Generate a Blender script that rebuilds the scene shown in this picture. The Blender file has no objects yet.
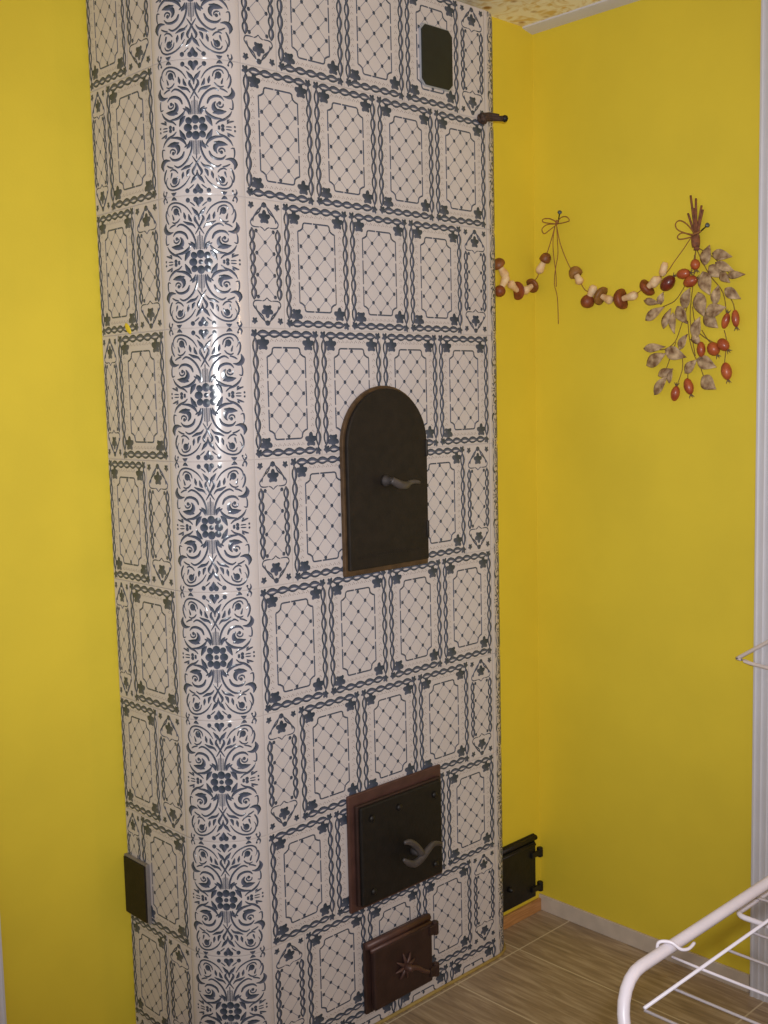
import bpy, bmesh, math, random
from mathutils import Vector, Matrix
FLASH, LAMP, AMB, SPOT = 172, 12, .37, 84
LEAVES = [(-0.4324, 1.8068, -0.447, 1.8546, 0.0235), (-0.4584, 1.8332, -0.514, 1.8185, 0.0205), (-0.4685, 1.8101, -0.5167, 1.7853, 0.0176), (-0.4988, 1.7766, -0.5476, 1.7743, 0.0147), (-0.4315, 1.7929, -0.4552, 1.7341, 0.0293), (-0.45, 1.8043, -0.4862, 1.7738, 0.0235), (-0.4788, 1.7868, -0.5071, 1.7589, 0.0176), (-0.4957, 1.7459, -0.5336, 1.719, 0.0205), (-0.3793, 1.707, -0.4056, 1.755, 0.0235), (-0.4188, 1.7443, -0.437, 1.6841, 0.0293), (-0.4696, 1.7093, -0.4739, 1.7569, 0.0205), (-0.4444, 1.6922, -0.4994, 1.7015, 0.0264), (-0.4341, 1.6915, -0.4728, 1.6547, 0.0264), (-0.4114, 1.6327, -0.4324, 1.6832, 0.0235), (-0.3654, 1.7146, -0.3939, 1.6698, 0.0235), (-0.3255, 1.6614, -0.3413, 1.7117, 0.0176), (-0.3494, 1.7001, -0.3602, 1.6473, 0.0164), (-0.2723, 1.6861, -0.3265, 1.7148, 0.0205), (-0.2671, 1.7361, -0.318, 1.7245, 0.0147), (-0.3201, 1.7214, -0.3263, 1.7517, 0.0164), (-0.2649, 1.6149, -0.3274, 1.6166, 0.0176), (-0.2728, 1.5721, -0.3334, 1.5998, 0.0264), (-0.3316, 1.6087, -0.3889, 1.588, 0.0264), (-0.3743, 1.6076, -0.3988, 1.6439, 0.0176), (-0.3814, 1.5491, -0.4184, 1.5807, 0.0205), (-0.4198, 1.5832, -0.4696, 1.5606, 0.0264), (-0.4349, 1.5387, -0.4744, 1.5081, 0.0293), (-0.3107, 1.5454, -0.3502, 1.5602, 0.0176), (-0.2969, 1.4969, -0.3438, 1.5444, 0.0205), (-0.3418, 1.5254, -0.3529, 1.5616, 0.0129), (-0.4069, 1.6438, -0.4245, 1.6163, 0.0176)]
HIPS = [(-0.4919, 1.6515, -0.5027, 1.6883, 0.0188), (-0.5207, 1.6945, -0.5251, 1.6531, 0.0188), (-0.4801, 1.6266, -0.5033, 1.6007, 0.0264), (-0.4562, 1.6199, -0.4752, 1.5898, 0.0305), (-0.4313, 1.624, -0.4331, 1.5865, 0.0211), (-0.4961, 1.5712, -0.5046, 1.5291, 0.0258), (-0.3575, 1.4806, -0.365, 1.5184, 0.0223), (-0.3925, 1.5363, -0.4048, 1.496, 0.0235), (-0.4122, 1.8236, -0.4175, 1.7976, 0.0235), (-0.3647, 1.7907, -0.4007, 1.7917, 0.0258), (-0.3842, 1.7655, -0.4203, 1.777, 0.0281), (-0.3226, 1.7571, -0.355, 1.7876, 0.0375)]
STEMS = [[(-0.4119, 1.8508), (-0.406, 1.7783), (-0.3969, 1.6825), (-0.4117, 1.5903)], [(-0.377, 1.7553), (-0.3541, 1.7286), (-0.3207, 1.7166), (-0.2971, 1.7067)], [(-0.3966, 1.7338), (-0.3722, 1.6669), (-0.3545, 1.6275), (-0.3245, 1.6104), (-0.2973, 1.6129)], [(-0.3745, 1.5977), (-0.3767, 1.5629), (-0.3649, 1.5284), (-0.3584, 1.5111)], [(-0.3904, 1.6772), (-0.3972, 1.6253), (-0.4169, 1.5787), (-0.4425, 1.5748)], [(-0.5035, 1.7252), (-0.5128, 1.7079), (-0.5161, 1.6884)], [(-0.4292, 1.6521), (-0.4453, 1.6285), (-0.4612, 1.6136)], [(-0.4889, 1.6485), (-0.4953, 1.6203), (-0.4908, 1.5701), (-0.494, 1.5588)], [(-0.4267, 1.5612), (-0.4364, 1.538), (-0.4524, 1.5262)], [(-0.4151, 1.8449), (-0.4472, 1.7857), (-0.485, 1.7378), (-0.4947, 1.6816)], [(-0.4183, 1.8501), (-0.4594, 1.8234), (-0.5029, 1.7804)], [(-0.4119, 1.8452), (-0.3962, 1.7905), (-0.377, 1.7553)], [(-0.3972, 1.6311), (-0.4263, 1.6182), (-0.4295, 1.6095)], [(-0.4169, 1.5787), (-0.3943, 1.5623), (-0.3913, 1.5278)], [(-0.4032, 1.7105), (-0.4164, 1.6528), (-0.4579, 1.6222), (-0.4861, 1.6152)], [(-0.3578, 1.6274), (-0.3314, 1.5645), (-0.3146, 1.5239)], [(-0.4075, 1.8345), (-0.4089, 1.8175)]]
TWIGS = [[(-0.4143, 1.8447), (-0.4122, 1.8785), (-0.3962, 1.9782)], [(-0.4162, 1.8445), (-0.4147, 1.8782), (-0.4103, 1.969)], [(-0.4188, 1.8442), (-0.4185, 1.8805), (-0.4263, 1.9501)], [(-0.4111, 1.845), (-0.4083, 1.8789), (-0.3913, 1.9359)], [(-0.42, 1.844), (-0.4204, 1.8831), (-0.4307, 1.9395)], [(-0.4156, 1.8445), (-0.4158, 1.9004), (-0.4054, 1.9463)]]
BUNCH_NAIL = [(-0.4097, 1.8834), (-0.454, 1.8979)]
BUNCH_BOW = [[(-0.4155, 1.8817), (-0.3943, 1.9089), (-0.3748, 1.9198), (-0.3638, 1.9116), (-0.3717, 1.8966), (-0.4072, 1.8811)], [(-0.4072, 1.8805), (-0.3834, 1.8895), (-0.3705, 1.8838), (-0.3731, 1.8756), (-0.388, 1.8749), (-0.4092, 1.878)]]
BUNCH_TIE = (-0.4142, 1.866)
CORD_RIGHT = [(0.0089, 1.9672), (-0.0044, 1.9084), (-0.0341, 1.8451), (-0.0652, 1.8062), (-0.0857, 1.7776), (-0.1148, 1.765), (-0.1578, 1.7469), (-0.2, 1.7447), (-0.2344, 1.7506), (-0.2682, 1.7678), (-0.3014, 1.7847), (-0.334, 1.8012), (-0.3528, 1.8229), (-0.3789, 1.8514), (-0.3981, 1.8745), (-0.4096, 1.8833)]
CORD_LEFT = [(0.0089, 1.9672), (0.0199, 1.9354), (0.0381, 1.8919), (0.054, 1.8661), (0.066, 1.8489), (0.0725, 1.828)]
CORD_CHIM = [(1.0468, 1.8134), (1.0296, 1.7971), (0.9999, 1.7882), (0.9706, 1.7899), (0.9391, 1.8004), (0.9168, 1.8245), (0.8928, 1.847), (0.8637, 1.8688), (0.8461, 1.9028), (0.8379, 1.9431)]
TAIL = [(0.0089, 1.9642), (0.0063, 1.9156), (0.0051, 1.8793), (0.0146, 1.8378), (0.0173, 1.8015), (0.0076, 1.7641), (0.0052, 1.6937)]
TAIL2 = [(0.012, 1.9615), (0.02, 1.9233), (0.0189, 1.8807), (0.0116, 1.8314), (0.0104, 1.7948)]
GAR_BOW = [[(0.0028, 1.9645), (0.0233, 1.9761), (0.0442, 1.9776), (0.0443, 1.9692), (0.0059, 1.9607)], [(0.0059, 1.9607), (0.0335, 1.9617), (0.0492, 1.9516), (0.0415, 1.9385), (0.0236, 1.9472), (0.0043, 1.9581)], [(0.0028, 1.9645), (-0.0148, 1.9748), (-0.0336, 1.9735), (-0.0425, 1.9629), (-0.026, 1.9602), (0.0013, 1.9601)]]
GAR_NAIL = [(0.0104, 1.9645), (-0.0172, 1.986)]
MUSH = [('c', 0.8864, 1.8521, 0.0228, 0.0342, 0.9144, 1.8266), ('c', 0.8925, 1.7809, 0.0251, 0.0285, 0.918, 1.8154), ('c', 0.9657, 1.7856, 0.008, 0.0456, 0.9424, 1.8004), ('c', 1.0297, 1.8029, 0.0194, 0.0376, 1.0023, 1.7888), ('r', 0.0445, 1.8728, 0.0285, 0.0285, 0.0644, 1.8456), ('r', -0.0556, 1.8248, 0.0319, 0.033, -0.0667, 1.8048), ('r', -0.0943, 1.7469, 0.033, 0.033, -0.1105, 1.7771), ('r', -0.1371, 1.7583, 0.0228, 0.0456, -0.1606, 1.7465), ('r', -0.2006, 1.7445, 0.0308, 0.049, -0.2357, 1.7504), ('r', -0.2775, 1.7668, 0.0239, 0.0433, -0.2994, 1.7819), ('s', -0.3242, 1.8085), ('s', -0.3021, 1.7788)]
CAM = ((-1.4023870240747205, -1.8610977183585153, 1.5079114930405977), [0.7220855677077707, -0.6914085638360479, -0.02338013606291482], [0.08846569064841886, 0.058766840853639, 0.9943441456528928], [0.6861240809695028, 0.7200698967949271, -0.10360062376017949], 1104.383209696569)
S = 0.265                       # nominal height of one tile course
W = 0.18765                     # width of one full tile panel
R = 0.12693                     # radius of the rounded corner tiles
YB = 0.09347                    # face of the chimney wall right of the stove
YL = 0.3805                    # face of the wall behind the stove
XR = 1.05778                    # face of the right-hand wall
ZC = 2.4874                     # ceiling
JZ = [2.451, 2.186, 1.921, 1.6567, 1.3831, 1.1091, .8334, .5671, .3093, .0603, -.2047]
PI = math.pi
rng = random.Random(7)
scene = bpy.context.scene
COL = scene.collection

# ------------------------------------------------------------------ materials
def srgb(r, g, b):
    f = lambda c: (c/255/12.92) if c/255 <= .04045 else ((c/255+.055)/1.055)**2.4
    return (f(r), f(g), f(b), 1)

def mat(name, rgb, rough=.5, metal=0., vary=.12, scale=30., bump=0., bscale=None, rgb2=None, stretch=None, coat=0.):
    m = bpy.data.materials.new(name); m.use_nodes = True
    nt = m.node_tree; N = nt.nodes; L = nt.links
    b = N['Principled BSDF']
    b.inputs['Roughness'].default_value = rough
    b.inputs['Metallic'].default_value = metal
    if coat: b.inputs['Coat Weight'].default_value = coat; b.inputs['Coat Roughness'].default_value = .1
    tc = N.new('ShaderNodeTexCoord'); mp = N.new('ShaderNodeMapping')
    if stretch: mp.inputs['Scale'].default_value = stretch
    L.new(tc.outputs['Object'], mp.inputs['Vector'])
    no = N.new('ShaderNodeTexNoise'); no.inputs['Scale'].default_value = scale; no.inputs['Detail'].default_value = 5
    L.new(mp.outputs[0], no.inputs['Vector'])
    rp = N.new('ShaderNodeValToRGB')
    c = srgb(*rgb); d = srgb(*rgb2) if rgb2 else tuple(v*(1-vary) for v in c[:3])+(1,)
    e = c if rgb2 else tuple(min(1, v*(1+vary)) for v in c[:3])+(1,)
    rp.color_ramp.elements[0].position = .32; rp.color_ramp.elements[1].position = .68
    rp.color_ramp.elements[0].color = d; rp.color_ramp.elements[1].color = e
    L.new(no.outputs['Fac'], rp.inputs[0]); L.new(rp.outputs[0], b.inputs['Base Color'])
    if bump:
        n2 = N.new('ShaderNodeTexNoise'); n2.inputs['Scale'].default_value = bscale or scale; n2.inputs['Detail'].default_value = 4
        L.new(mp.outputs[0], n2.inputs['Vector'])
        bp = N.new('ShaderNodeBump'); bp.inputs['Strength'].default_value = bump; bp.inputs['Distance'].default_value = .002
        L.new(n2.outputs['Fac'], bp.inputs['Height']); L.new(bp.outputs[0], b.inputs['Normal'])
    return m

M_YEL = mat('yellow_wall_paint', (223, 197, 52), .65, vary=.035, scale=5, bump=.12, bscale=160)
M_GLAZE = mat('cream_tile_glaze', (203, 193, 193), .16, vary=.03, scale=9, bump=.03, bscale=30)
M_GROUT = mat('tile_grout', (206, 192, 187), .8, vary=.06, scale=60)
M_LAT = mat('pale_blue_lattice', (134, 134, 148), .25, vary=.05)
M_SPECK = mat('brown_speck_glaze', (132, 118, 116), .3, vary=.05)
M_IRON = mat('black_stove_iron', (34, 27, 22), .55, .3, vary=.25, scale=40, bump=.25, bscale=180)
M_IRONB = mat('blackened_firebox_iron', (30, 26, 24), .5, .3, vary=.25, scale=40, bump=.3, bscale=150)
M_EDGE = mat('worn_brown_iron_edge', (88, 66, 44), .5, .3, vary=.3, scale=50, bump=.2, bscale=150)
M_RED = mat('red_brown_enamelled_iron', (86, 58, 52), .45, .2, vary=.2, scale=30, bump=.2, bscale=120)
M_RED2 = mat('dark_red_brown_iron', (58, 39, 35), .45, .2, vary=.22, scale=30, bump=.25, bscale=120)
M_HANDLE = mat('grey_iron_handle', (86, 80, 80), .42, .4, vary=.2, scale=60)
M_RUST = mat('rusty_iron', (84, 58, 48), .7, .2, vary=.4, scale=200, bump=.4, bscale=300, rgb2=(46, 36, 30))
M_PLATE = mat('dark_vent_plate', (30, 34, 32), .4, .1, vary=.15, scale=50)
M_RIM = mat('bright_plate_rim', (186, 190, 204), .3, .5, vary=.05)
M_GREYM = mat('grey_metal_edge', (140, 132, 128), .45, .3, vary=.1)
M_SEAL = mat('yellowish_sealant', (158, 132, 72), .7, vary=.15, scale=60)
M_WHITE = mat('white_painted_wood', (208, 205, 214), .45, vary=.03, scale=12)
M_RACK = mat('white_coated_metal', (196, 186, 194), .4, vary=.03, scale=25)
M_HANG = mat('white_coated_wire', (214, 200, 196), .4, vary=.04)
M_SKIRT = mat('grey_beige_skirting_tile', (200, 184, 168), .5, vary=.08, scale=20)
M_PINE = mat('orange_pine_board', (196, 142, 88), .55, rgb2=(168, 114, 66), scale=10, stretch=(2, 20, 30))
M_STRAW = mat('brown_twine', (146, 96, 48), .8, vary=.25, scale=200)
M_TWIG = mat('brown_twig', (140, 84, 52), .8, rgb2=(96, 58, 44), scale=120)
M_STEM = mat('olive_stem', (140, 104, 52), .8, rgb2=(104, 82, 40), scale=120)
M_LEAF = mat('dried_silver_brown_leaf', (204, 174, 136), .6, rgb2=(112, 78, 50), scale=60)
M_HIP = mat('red_rose_hip', (184, 92, 46), .4, rgb2=(142, 58, 34), scale=40, coat=.2)
M_DHIP = mat('dark_red_rose_hip', (126, 48, 28), .35, rgb2=(88, 30, 20), scale=40, coat=.2)
M_SEPAL = mat('grey_dried_sepal', (110, 88, 64), .7, vary=.2)
M_CAP = mat('brown_mushroom_cap', (148, 88, 40), .5, rgb2=(108, 60, 28), scale=60)
M_CAPR = mat('red_brown_mushroom_cap', (146, 74, 36), .5, rgb2=(106, 48, 24), scale=60)
M_CAPT = mat('tan_mushroom_cap', (160, 112, 58), .55, rgb2=(122, 80, 36), scale=60)
M_STALK = mat('pale_mushroom_stalk', (236, 206, 164), .6, rgb2=(218, 172, 118), scale=50)
M_NAIL = mat('grey_nail', (92, 100, 104), .4, .5, vary=.15)

def motif_material():
    m = bpy.data.materials.new('blue_relief_glaze'); m.use_nodes = True
    nt = m.node_tree; N = nt.nodes; L = nt.links; b = N['Principled BSDF']
    b.inputs['Roughness'].default_value = .22
    at = N.new('ShaderNodeAttribute'); at.attribute_name = 'tone'
    rp = N.new('ShaderNodeValToRGB')
    rp.color_ramp.elements[0].position = .1; rp.color_ramp.elements[0].color = srgb(42, 56, 68)
    rp.color_ramp.elements[1].position = .95; rp.color_ramp.elements[1].color = srgb(106, 110, 132)
    L.new(at.outputs['Fac'], rp.inputs[0])
    tc = N.new('ShaderNodeTexCoord'); no = N.new('ShaderNodeTexNoise'); no.inputs['Scale'].default_value = 140
    L.new(tc.outputs['Object'], no.inputs['Vector'])
    mx = N.new('ShaderNodeMix'); mx.data_type = 'RGBA'; mx.blend_type = 'MULTIPLY'; mx.inputs['Factor'].default_value = .35
    L.new(rp.outputs[0], mx.inputs['A']); L.new(no.outputs['Fac'], mx.inputs['B']); L.new(mx.outputs['Result'], b.inputs['Base Color'])
    return m
M_BLUE = motif_material()

def floor_material():
    m = bpy.data.materials.new('wood_look_floor_tile'); m.use_nodes = True
    nt = m.node_tree; N = nt.nodes; L = nt.links; b = N['Principled BSDF']; b.inputs['Roughness'].default_value = .42
    tc = N.new('ShaderNodeTexCoord')
    mp = N.new('ShaderNodeMapping'); mp.inputs['Location'].default_value = (-.577+2.5, .0155+3., 0)
    L.new(tc.outputs['Object'], mp.inputs['Vector'])
    br = N.new('ShaderNodeTexBrick'); br.offset = 0; br.squash = 1
    br.inputs['Scale'].default_value = 1; br.inputs['Brick Width'].default_value = .25; br.inputs['Row Height'].default_value = .6
    br.inputs['Mortar Size'].default_value = .0022; br.inputs['Mortar Smooth'].default_value = .1
    br.inputs['Color1'].default_value = (0, 0, 0, 1); br.inputs['Color2'].default_value = (1, 1, 1, 1)
    L.new(mp.outputs[0], br.inputs['Vector'])
    ms = N.new('ShaderNodeMapping'); ms.inputs['Scale'].default_value = (46, 4.2, 1)
    L.new(tc.outputs['Object'], ms.inputs['Vector'])
    no = N.new('ShaderNodeTexNoise'); no.inputs['Scale'].default_value = 1.6; no.inputs['Detail'].default_value = 8; no.inputs['Roughness'].default_value = .62; no.inputs['Distortion'].default_value = .5
    L.new(ms.outputs[0], no.inputs['Vector'])
    rp = N.new('ShaderNodeValToRGB'); E = rp.color_ramp.elements
    E[0].position = .28; E[0].color = srgb(126, 108, 90); E[1].position = .66; E[1].color = srgb(186, 165, 140)
    e = E.new(.48); e.color = srgb(156, 134, 110)
    L.new(no.outputs['Fac'], rp.inputs[0])
    mx = N.new('ShaderNodeMix'); mx.data_type = 'RGBA'
    L.new(br.outputs['Fac'], mx.inputs['Factor']); L.new(rp.outputs[0], mx.inputs['A']); mx.inputs['B'].default_value = srgb(206, 190, 164)
    L.new(mx.outputs['Result'], b.inputs['Base Color'])
    bp = N.new('ShaderNodeBump'); bp.inputs['Strength'].default_value = .3; bp.inputs['Distance'].default_value = .001; bp.invert = True
    L.new(br.outputs['Fac'], bp.inputs['Height']); L.new(bp.outputs[0], b.inputs['Normal'])
    return m
M_FLOOR = floor_material()

def ceiling_material():
    m = bpy.data.materials.new('floral_ceiling_paper'); m.use_nodes = True
    nt = m.node_tree; N = nt.nodes; L = nt.links; b = N['Principled BSDF']; b.inputs['Roughness'].default_value = .7
    tc = N.new('ShaderNodeTexCoord')
    no = N.new('ShaderNodeTexNoise'); no.inputs['Scale'].default_value = 16; no.inputs['Detail'].default_value = 2; no.inputs['Distortion'].default_value = 2.2
    vo = N.new('ShaderNodeTexVoronoi'); vo.inputs['Scale'].default_value = 17
    L.new(tc.outputs['Object'], no.inputs['Vector']); L.new(tc.outputs['Object'], vo.inputs['Vector'])
    r1 = N.new('ShaderNodeValToRGB'); E = r1.color_ramp.elements
    E[0].position = .46; E[0].color = srgb(250, 243, 222); E[1].position = .68; E[1].color = srgb(222, 192, 122)
    L.new(no.outputs['Fac'], r1.inputs[0])
    r2 = N.new('ShaderNodeValToRGB'); E = r2.color_ramp.elements
    E[0].position = .12; E[0].color = (1, 1, 1, 1); E[1].position = .24; E[1].color = (0, 0, 0, 1)
    L.new(vo.outputs['Distance'], r2.inputs[0])
    mx = N.new('ShaderNodeMix'); mx.data_type = 'RGBA'
    L.new(r2.outputs[0], mx.inputs['Factor']); L.new(r1.outputs[0], mx.inputs['A']); mx.inputs['B'].default_value = srgb(176, 130, 66)
    L.new(mx.outputs['Result'], b.inputs['Base Color'])
    return m
M_CEIL = ceiling_material()

# ------------------------------------------------------------------ mesh helpers
def tag(o, label, cat, group=None):
    o['label'] = label; o['category'] = cat
    if group: o['group'] = group
    return o

def thing(name, loc, label, cat, group=None):
    o = bpy.data.objects.new(name, None); COL.objects.link(o)
    o.location = loc; o.empty_display_size = .05
    o['origin'] = [float(v) for v in loc]
    return tag(o, label, cat, group)

class MB:
    """collects shapes in world metres; build() links them as ONE mesh object."""
    def __init__(self): self.v = []; self.f = []; self.m = []; self.t = []
    def add(self, vs, fs, mi=0, tone=None):
        n = len(self.v); self.v += [tuple(p) for p in vs]
        self.t += list(tone) if tone is not None else [0.]*len(vs)
        self.f += [tuple(i+n for i in f) for f in fs]; self.m += [mi]*len(fs)
    def box(self, a, b, mi=0):
        x0, y0, z0 = a; x1, y1, z1 = b
        v = [(x0,y0,z0),(x1,y0,z0),(x1,y1,z0),(x0,y1,z0),(x0,y0,z1),(x1,y0,z1),(x1,y1,z1),(x0,y1,z1)]
        self.add(v, [(0,3,2,1),(4,5,6,7),(0,1,5,4),(1,2,6,5),(2,3,7,6),(3,0,4,7)], mi)
    def prism(self, outline, axis, a, b, mi=0):
        """outline: 2D loop; extruded along axis 0/1/2 from a to b"""
        def P(p, h): return [(h,p[0],p[1]),(p[0],h,p[1]),(p[0],p[1],h)][axis]
        n = len(outline)
        v = [P(p, a) for p in outline]+[P(p, b) for p in outline]
        f = [tuple(range(n)), tuple(range(2*n-1, n-1, -1))]+[(i, n+i, n+(i+1) % n, (i+1) % n) for i in range(n)]
        self.add(v, f, mi)
    def tube(self, pts, r, n=10, closed=False, smooth=3, mi=0, flat=1.):
        P = [Vector(p) for p in pts]
        rad = list(r) if hasattr(r, '__len__') else [r]*len(P)
        if smooth > 1: P, rad = spline(P, rad, smooth, closed)
        k = len(P); up = None; vs = []
        for i in range(k):
            if closed: t = P[(i+1) % k]-P[i-1]
            else: t = P[min(i+1, k-1)]-P[max(i-1, 0)]
            t.normalize()
            if up is None:
                up = Vector((0,0,1)) if abs(t.z) < .9 else Vector((0,1,0))
            up = (up-t*up.dot(t))
            if up.length < 1e-6: up = t.orthogonal()
            up.normalize(); side = t.cross(up)
            for j in range(n):
                a = 2*PI*j/n
                vs.append(P[i]+(up*math.cos(a)+side*math.sin(a)*flat)*rad[i])
        fs = []
        for i in range(k if closed else k-1):
            for j in range(n):
                fs.append((i*n+j, ((i+1) % k)*n+j, ((i+1) % k)*n+(j+1) % n, i*n+(j+1) % n))
        if not closed:
            fs += [tuple(range(n)), tuple(range(k*n-1, (k-1)*n-1, -1))]
        self.add(vs, fs, mi)
    def lathe(self, prof, org, axis, n=20, mi=0, sx=1., sy=1.):
        """prof: (radius, height) pairs along axis from org; first and last radii may be 0"""
        ax = Vector(axis).normalized(); o = Vector(org)
        a = ax.orthogonal().normalized(); b = ax.cross(a)
        vs = []
        for r, h in prof:
            for j in range(n):
                t = 2*PI*j/n
                vs.append(o+ax*h+(a*math.cos(t)*sx+b*math.sin(t)*sy)*max(r, 1e-5))
        k = len(prof)
        fs = [(i*n+j, i*n+(j+1) % n, (i+1)*n+(j+1) % n, (i+1)*n+j) for i in range(k-1) for j in range(n)]
        fs += [tuple(range(n-1, -1, -1)), tuple(range((k-1)*n, k*n))]
        self.add(vs, fs, mi)
    def build(self, name, mats, parent=None, smooth=False, bevel=0., seg=2, label=None, origin=None):
        top = parent
        while top is not None and top.parent is not None: top = top.parent
        og = Vector(top['origin']) if top is not None else Vector(origin or (0,0,0))
        me = bpy.data.meshes.new(name)
        me.from_pydata([tuple(Vector(p)-og) for p in self.v], [], self.f)
        for m in (mats if isinstance(mats, (list, tuple)) else [mats]): me.materials.append(m)
        me.polygons.foreach_set('material_index', self.m)
        if smooth: me.polygons.foreach_set('use_smooth', [True]*len(self.f))
        if any(self.t):
            at = me.attributes.new('tone', 'FLOAT', 'POINT'); at.data.foreach_set('value', self.t)
        else:
            bm = bmesh.new(); bm.from_mesh(me); bmesh.ops.recalc_face_normals(bm, faces=bm.faces); bm.to_mesh(me); bm.free()
        me.update()
        o = bpy.data.objects.new(name, me); COL.objects.link(o)
        if parent is not None: o.parent = parent
        else: o.location = og; o['origin'] = [float(c) for c in og]
        if bevel:
            b = o.modifiers.new('bevel', 'BEVEL'); b.width = bevel; b.segments = seg; b.limit_method = 'ANGLE'; b.angle_limit = math.radians(40)
            b.harden_normals = False
        if label: o['label'] = label
        return o

def spline(P, rad, k, closed=False):
    n = len(P); out = []; ro = []
    rg = range(n) if closed else range(n-1)
    for i in rg:
        if closed: a, b, c, d = P[i-1], P[i], P[(i+1) % n], P[(i+2) % n]; r0, r1 = rad[i], rad[(i+1) % n]
        else: a, b, c, d = P[max(i-1, 0)], P[i], P[i+1], P[min(i+2, n-1)]; r0, r1 = rad[i], rad[i+1]
        for s in range(k):
            t = s/k
            out.append(.5*((2*b)+(c-a)*t+(2*a-5*b+4*c-d)*t*t+(3*b-a-3*c+d)*t**3)); ro.append(r0+(r1-r0)*t)
    if not closed: out.append(P[-1].copy()); ro.append(rad[-1])
    return out, ro

def structure(o): o['kind'] = 'structure'; return o

# ------------------------------------------------------------------ painted relief motifs, drawn once in tile coordinates
class Motif:
    """verts are (u, v, h, tone): u, v in metres on the tile, h height of the relief above the glaze."""
    def __init__(self): self.v = []; self.f = []; self.m = []
    def add(self, vs, fs, mi):
        n = len(self.v); self.v += vs; self.f += [tuple(i+n for i in f) for f in fs]; self.m += [mi]*len(fs)
    def ribbon(self, pts, w, k=4, taper=.3, mi=1, h=.0009, flip=False):
        P = [Vector((x, y, 0)) for x, y in pts]
        ws = list(w) if hasattr(w, '__len__') else [w]*len(P)
        if k > 1: P, ws = spline(P, ws, k)
        n = len(P); vs = []
        for i in range(n):
            t = P[min(i+1, n-1)]-P[max(i-1, 0)]
            t.normalize(); s = Vector((-t.y, t.x, 0))
            q = i/(n-1); ww = ws[i]*.5*(taper+(1-taper)*max(0, math.sin(PI*q))**.6)
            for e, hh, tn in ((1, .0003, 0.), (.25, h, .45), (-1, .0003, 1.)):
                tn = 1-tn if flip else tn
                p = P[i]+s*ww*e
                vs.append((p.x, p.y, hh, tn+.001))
        fs = []
        for i in range(n-1):
            for j in (0, 1): fs.append((3*i+j, 3*i+3+j, 3*i+4+j, 3*i+1+j))
        self.add(vs, fs, mi)
    def blob(self, c, rf, n=16, mi=1, h=.001, t0=.15, t1=.75):
        vs = [(c[0], c[1], h, .35)]
        for i in range(n):
            a = 2*PI*i/n; r = rf(a) if callable(rf) else rf
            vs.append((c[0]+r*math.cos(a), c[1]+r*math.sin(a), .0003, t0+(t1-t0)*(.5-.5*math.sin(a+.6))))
        self.add(vs, [(0, 1+i, 1+(i+1) % n) for i in range(n)], mi)
    def oval(self, c, rx, ry, rot=0., n=12, **k):
        def rf(a):
            b = a-rot
            return rx*ry/math.sqrt((ry*math.cos(b))**2+(rx*math.sin(b))**2)
        self.blob(c, rf, n, **k)
    def vine_leaf(self, c, r, up=PI/2):
        lob = [(0, 1.), (1.15, .95), (-1.15, .95), (2.3, .78), (-2.3, .78)]
        def rf(a):
            q = .52
            for d, l in lob:
                x = math.cos(a-up-d)
                if x > 0: q = max(q, l*x**3.2)
            return r*q*1.15
        self.blob(c, rf, 30, h=.0007)
    def line(self, a, b, w, mi): self.quad(a, b, w, mi)
    def quad(self, a, b, w, mi):
        A = Vector(a); B = Vector(b); t = (B-A)
        if t.length < 1e-5: return
        t.normalize(); s = Vector((-t.y, t.x))*w*.5
        self.add([tuple(p)+(.00025, 0.) for p in (A-s, B-s, B+s, A+s)], [(0, 1, 2, 3)], mi)
    def place(self, mb, fn, vscale=1., keep=None, flip=False):
        ok = []; vs = []; tn = []
        for u, v, h, t in self.v:
            v = v*vscale
            ok.append(keep is None or keep(u, v)); vs.append(fn(u, v, h)); tn.append(t)
        fs = []; ms = []
        for f, m in zip(self.f, self.m):
            if all(ok[i] for i in f): fs.append(f); ms.append(m)
        n = len(mb.v); mb.v += vs; mb.t += tn
        mb.f += [tuple(i+n for i in (f[::-1] if flip else f)) for f in fs]; mb.m += ms

def twist(m, a, b, n, amp, w):
    """guilloche: two crossing strands with a knot at each crossing"""
    A = Vector(a); B = Vector(b); d = (B-A)/n; s = Vector((-d.y, d.x)).normalized()
    for i in range(n):
        p = A+d*i
        for sg in (1, -1):
            pts = [p-d*.12+s*sg*-amp*.35, p+d*.25+s*sg*amp*.8, p+d*.62+s*sg*amp*.85, p+d*1.05+s*sg*-amp*.1]
            m.ribbon([tuple(q) for q in pts], w*(1.75 if sg > 0 else 1.15), k=2, taper=.35, flip=sg < 0)
        if i: m.oval(tuple(p), w*1.2, w*1.0, math.atan2(d.y, d.x), n=8)

def lattice(m, cx, cy, hx, y0, y1, step, cut):
    """diagonal trellis clipped to an octagon, a dark stud on each crossing. half-width hx, cut = corner"""
    def inside(x, y): return abs(x-cx) <= hx and y0 <= y <= y1 and (abs(x-cx)-(hx-cut))+max(y0+cut-y, y-(y1-cut)) <= cut if (abs(x-cx) > hx-cut and (y < y0+cut or y > y1-cut)) else abs(x-cx) <= hx and y0 <= y <= y1
    n = int((y1-y0)/step)+2
    for sg in (1, -1):
        k = -20
        while k < 40:
            # line through stud (cx, y0 + k*step) with slope sg
            best = None; q = []
            for j in range(-40, 41):
                x = cx+j*hx/40; y = cy+k*step+sg*(x-cx)
                if inside(x, y): q.append((x, y))
            if len(q) > 2: m.quad(q[0], q[-1], .0015, 2)
            k += 2
    nx = int(hx/step+.3)
    for j in range(-30, 31):
        for i in range(-nx, nx+1):
            if (i+j) % 2: continue
            x, y = cx+i*step, cy+j*step
            if inside(x*.999+cx*.001, y): m.oval((x, y), .0046, .0046, 0, n=6)

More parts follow.
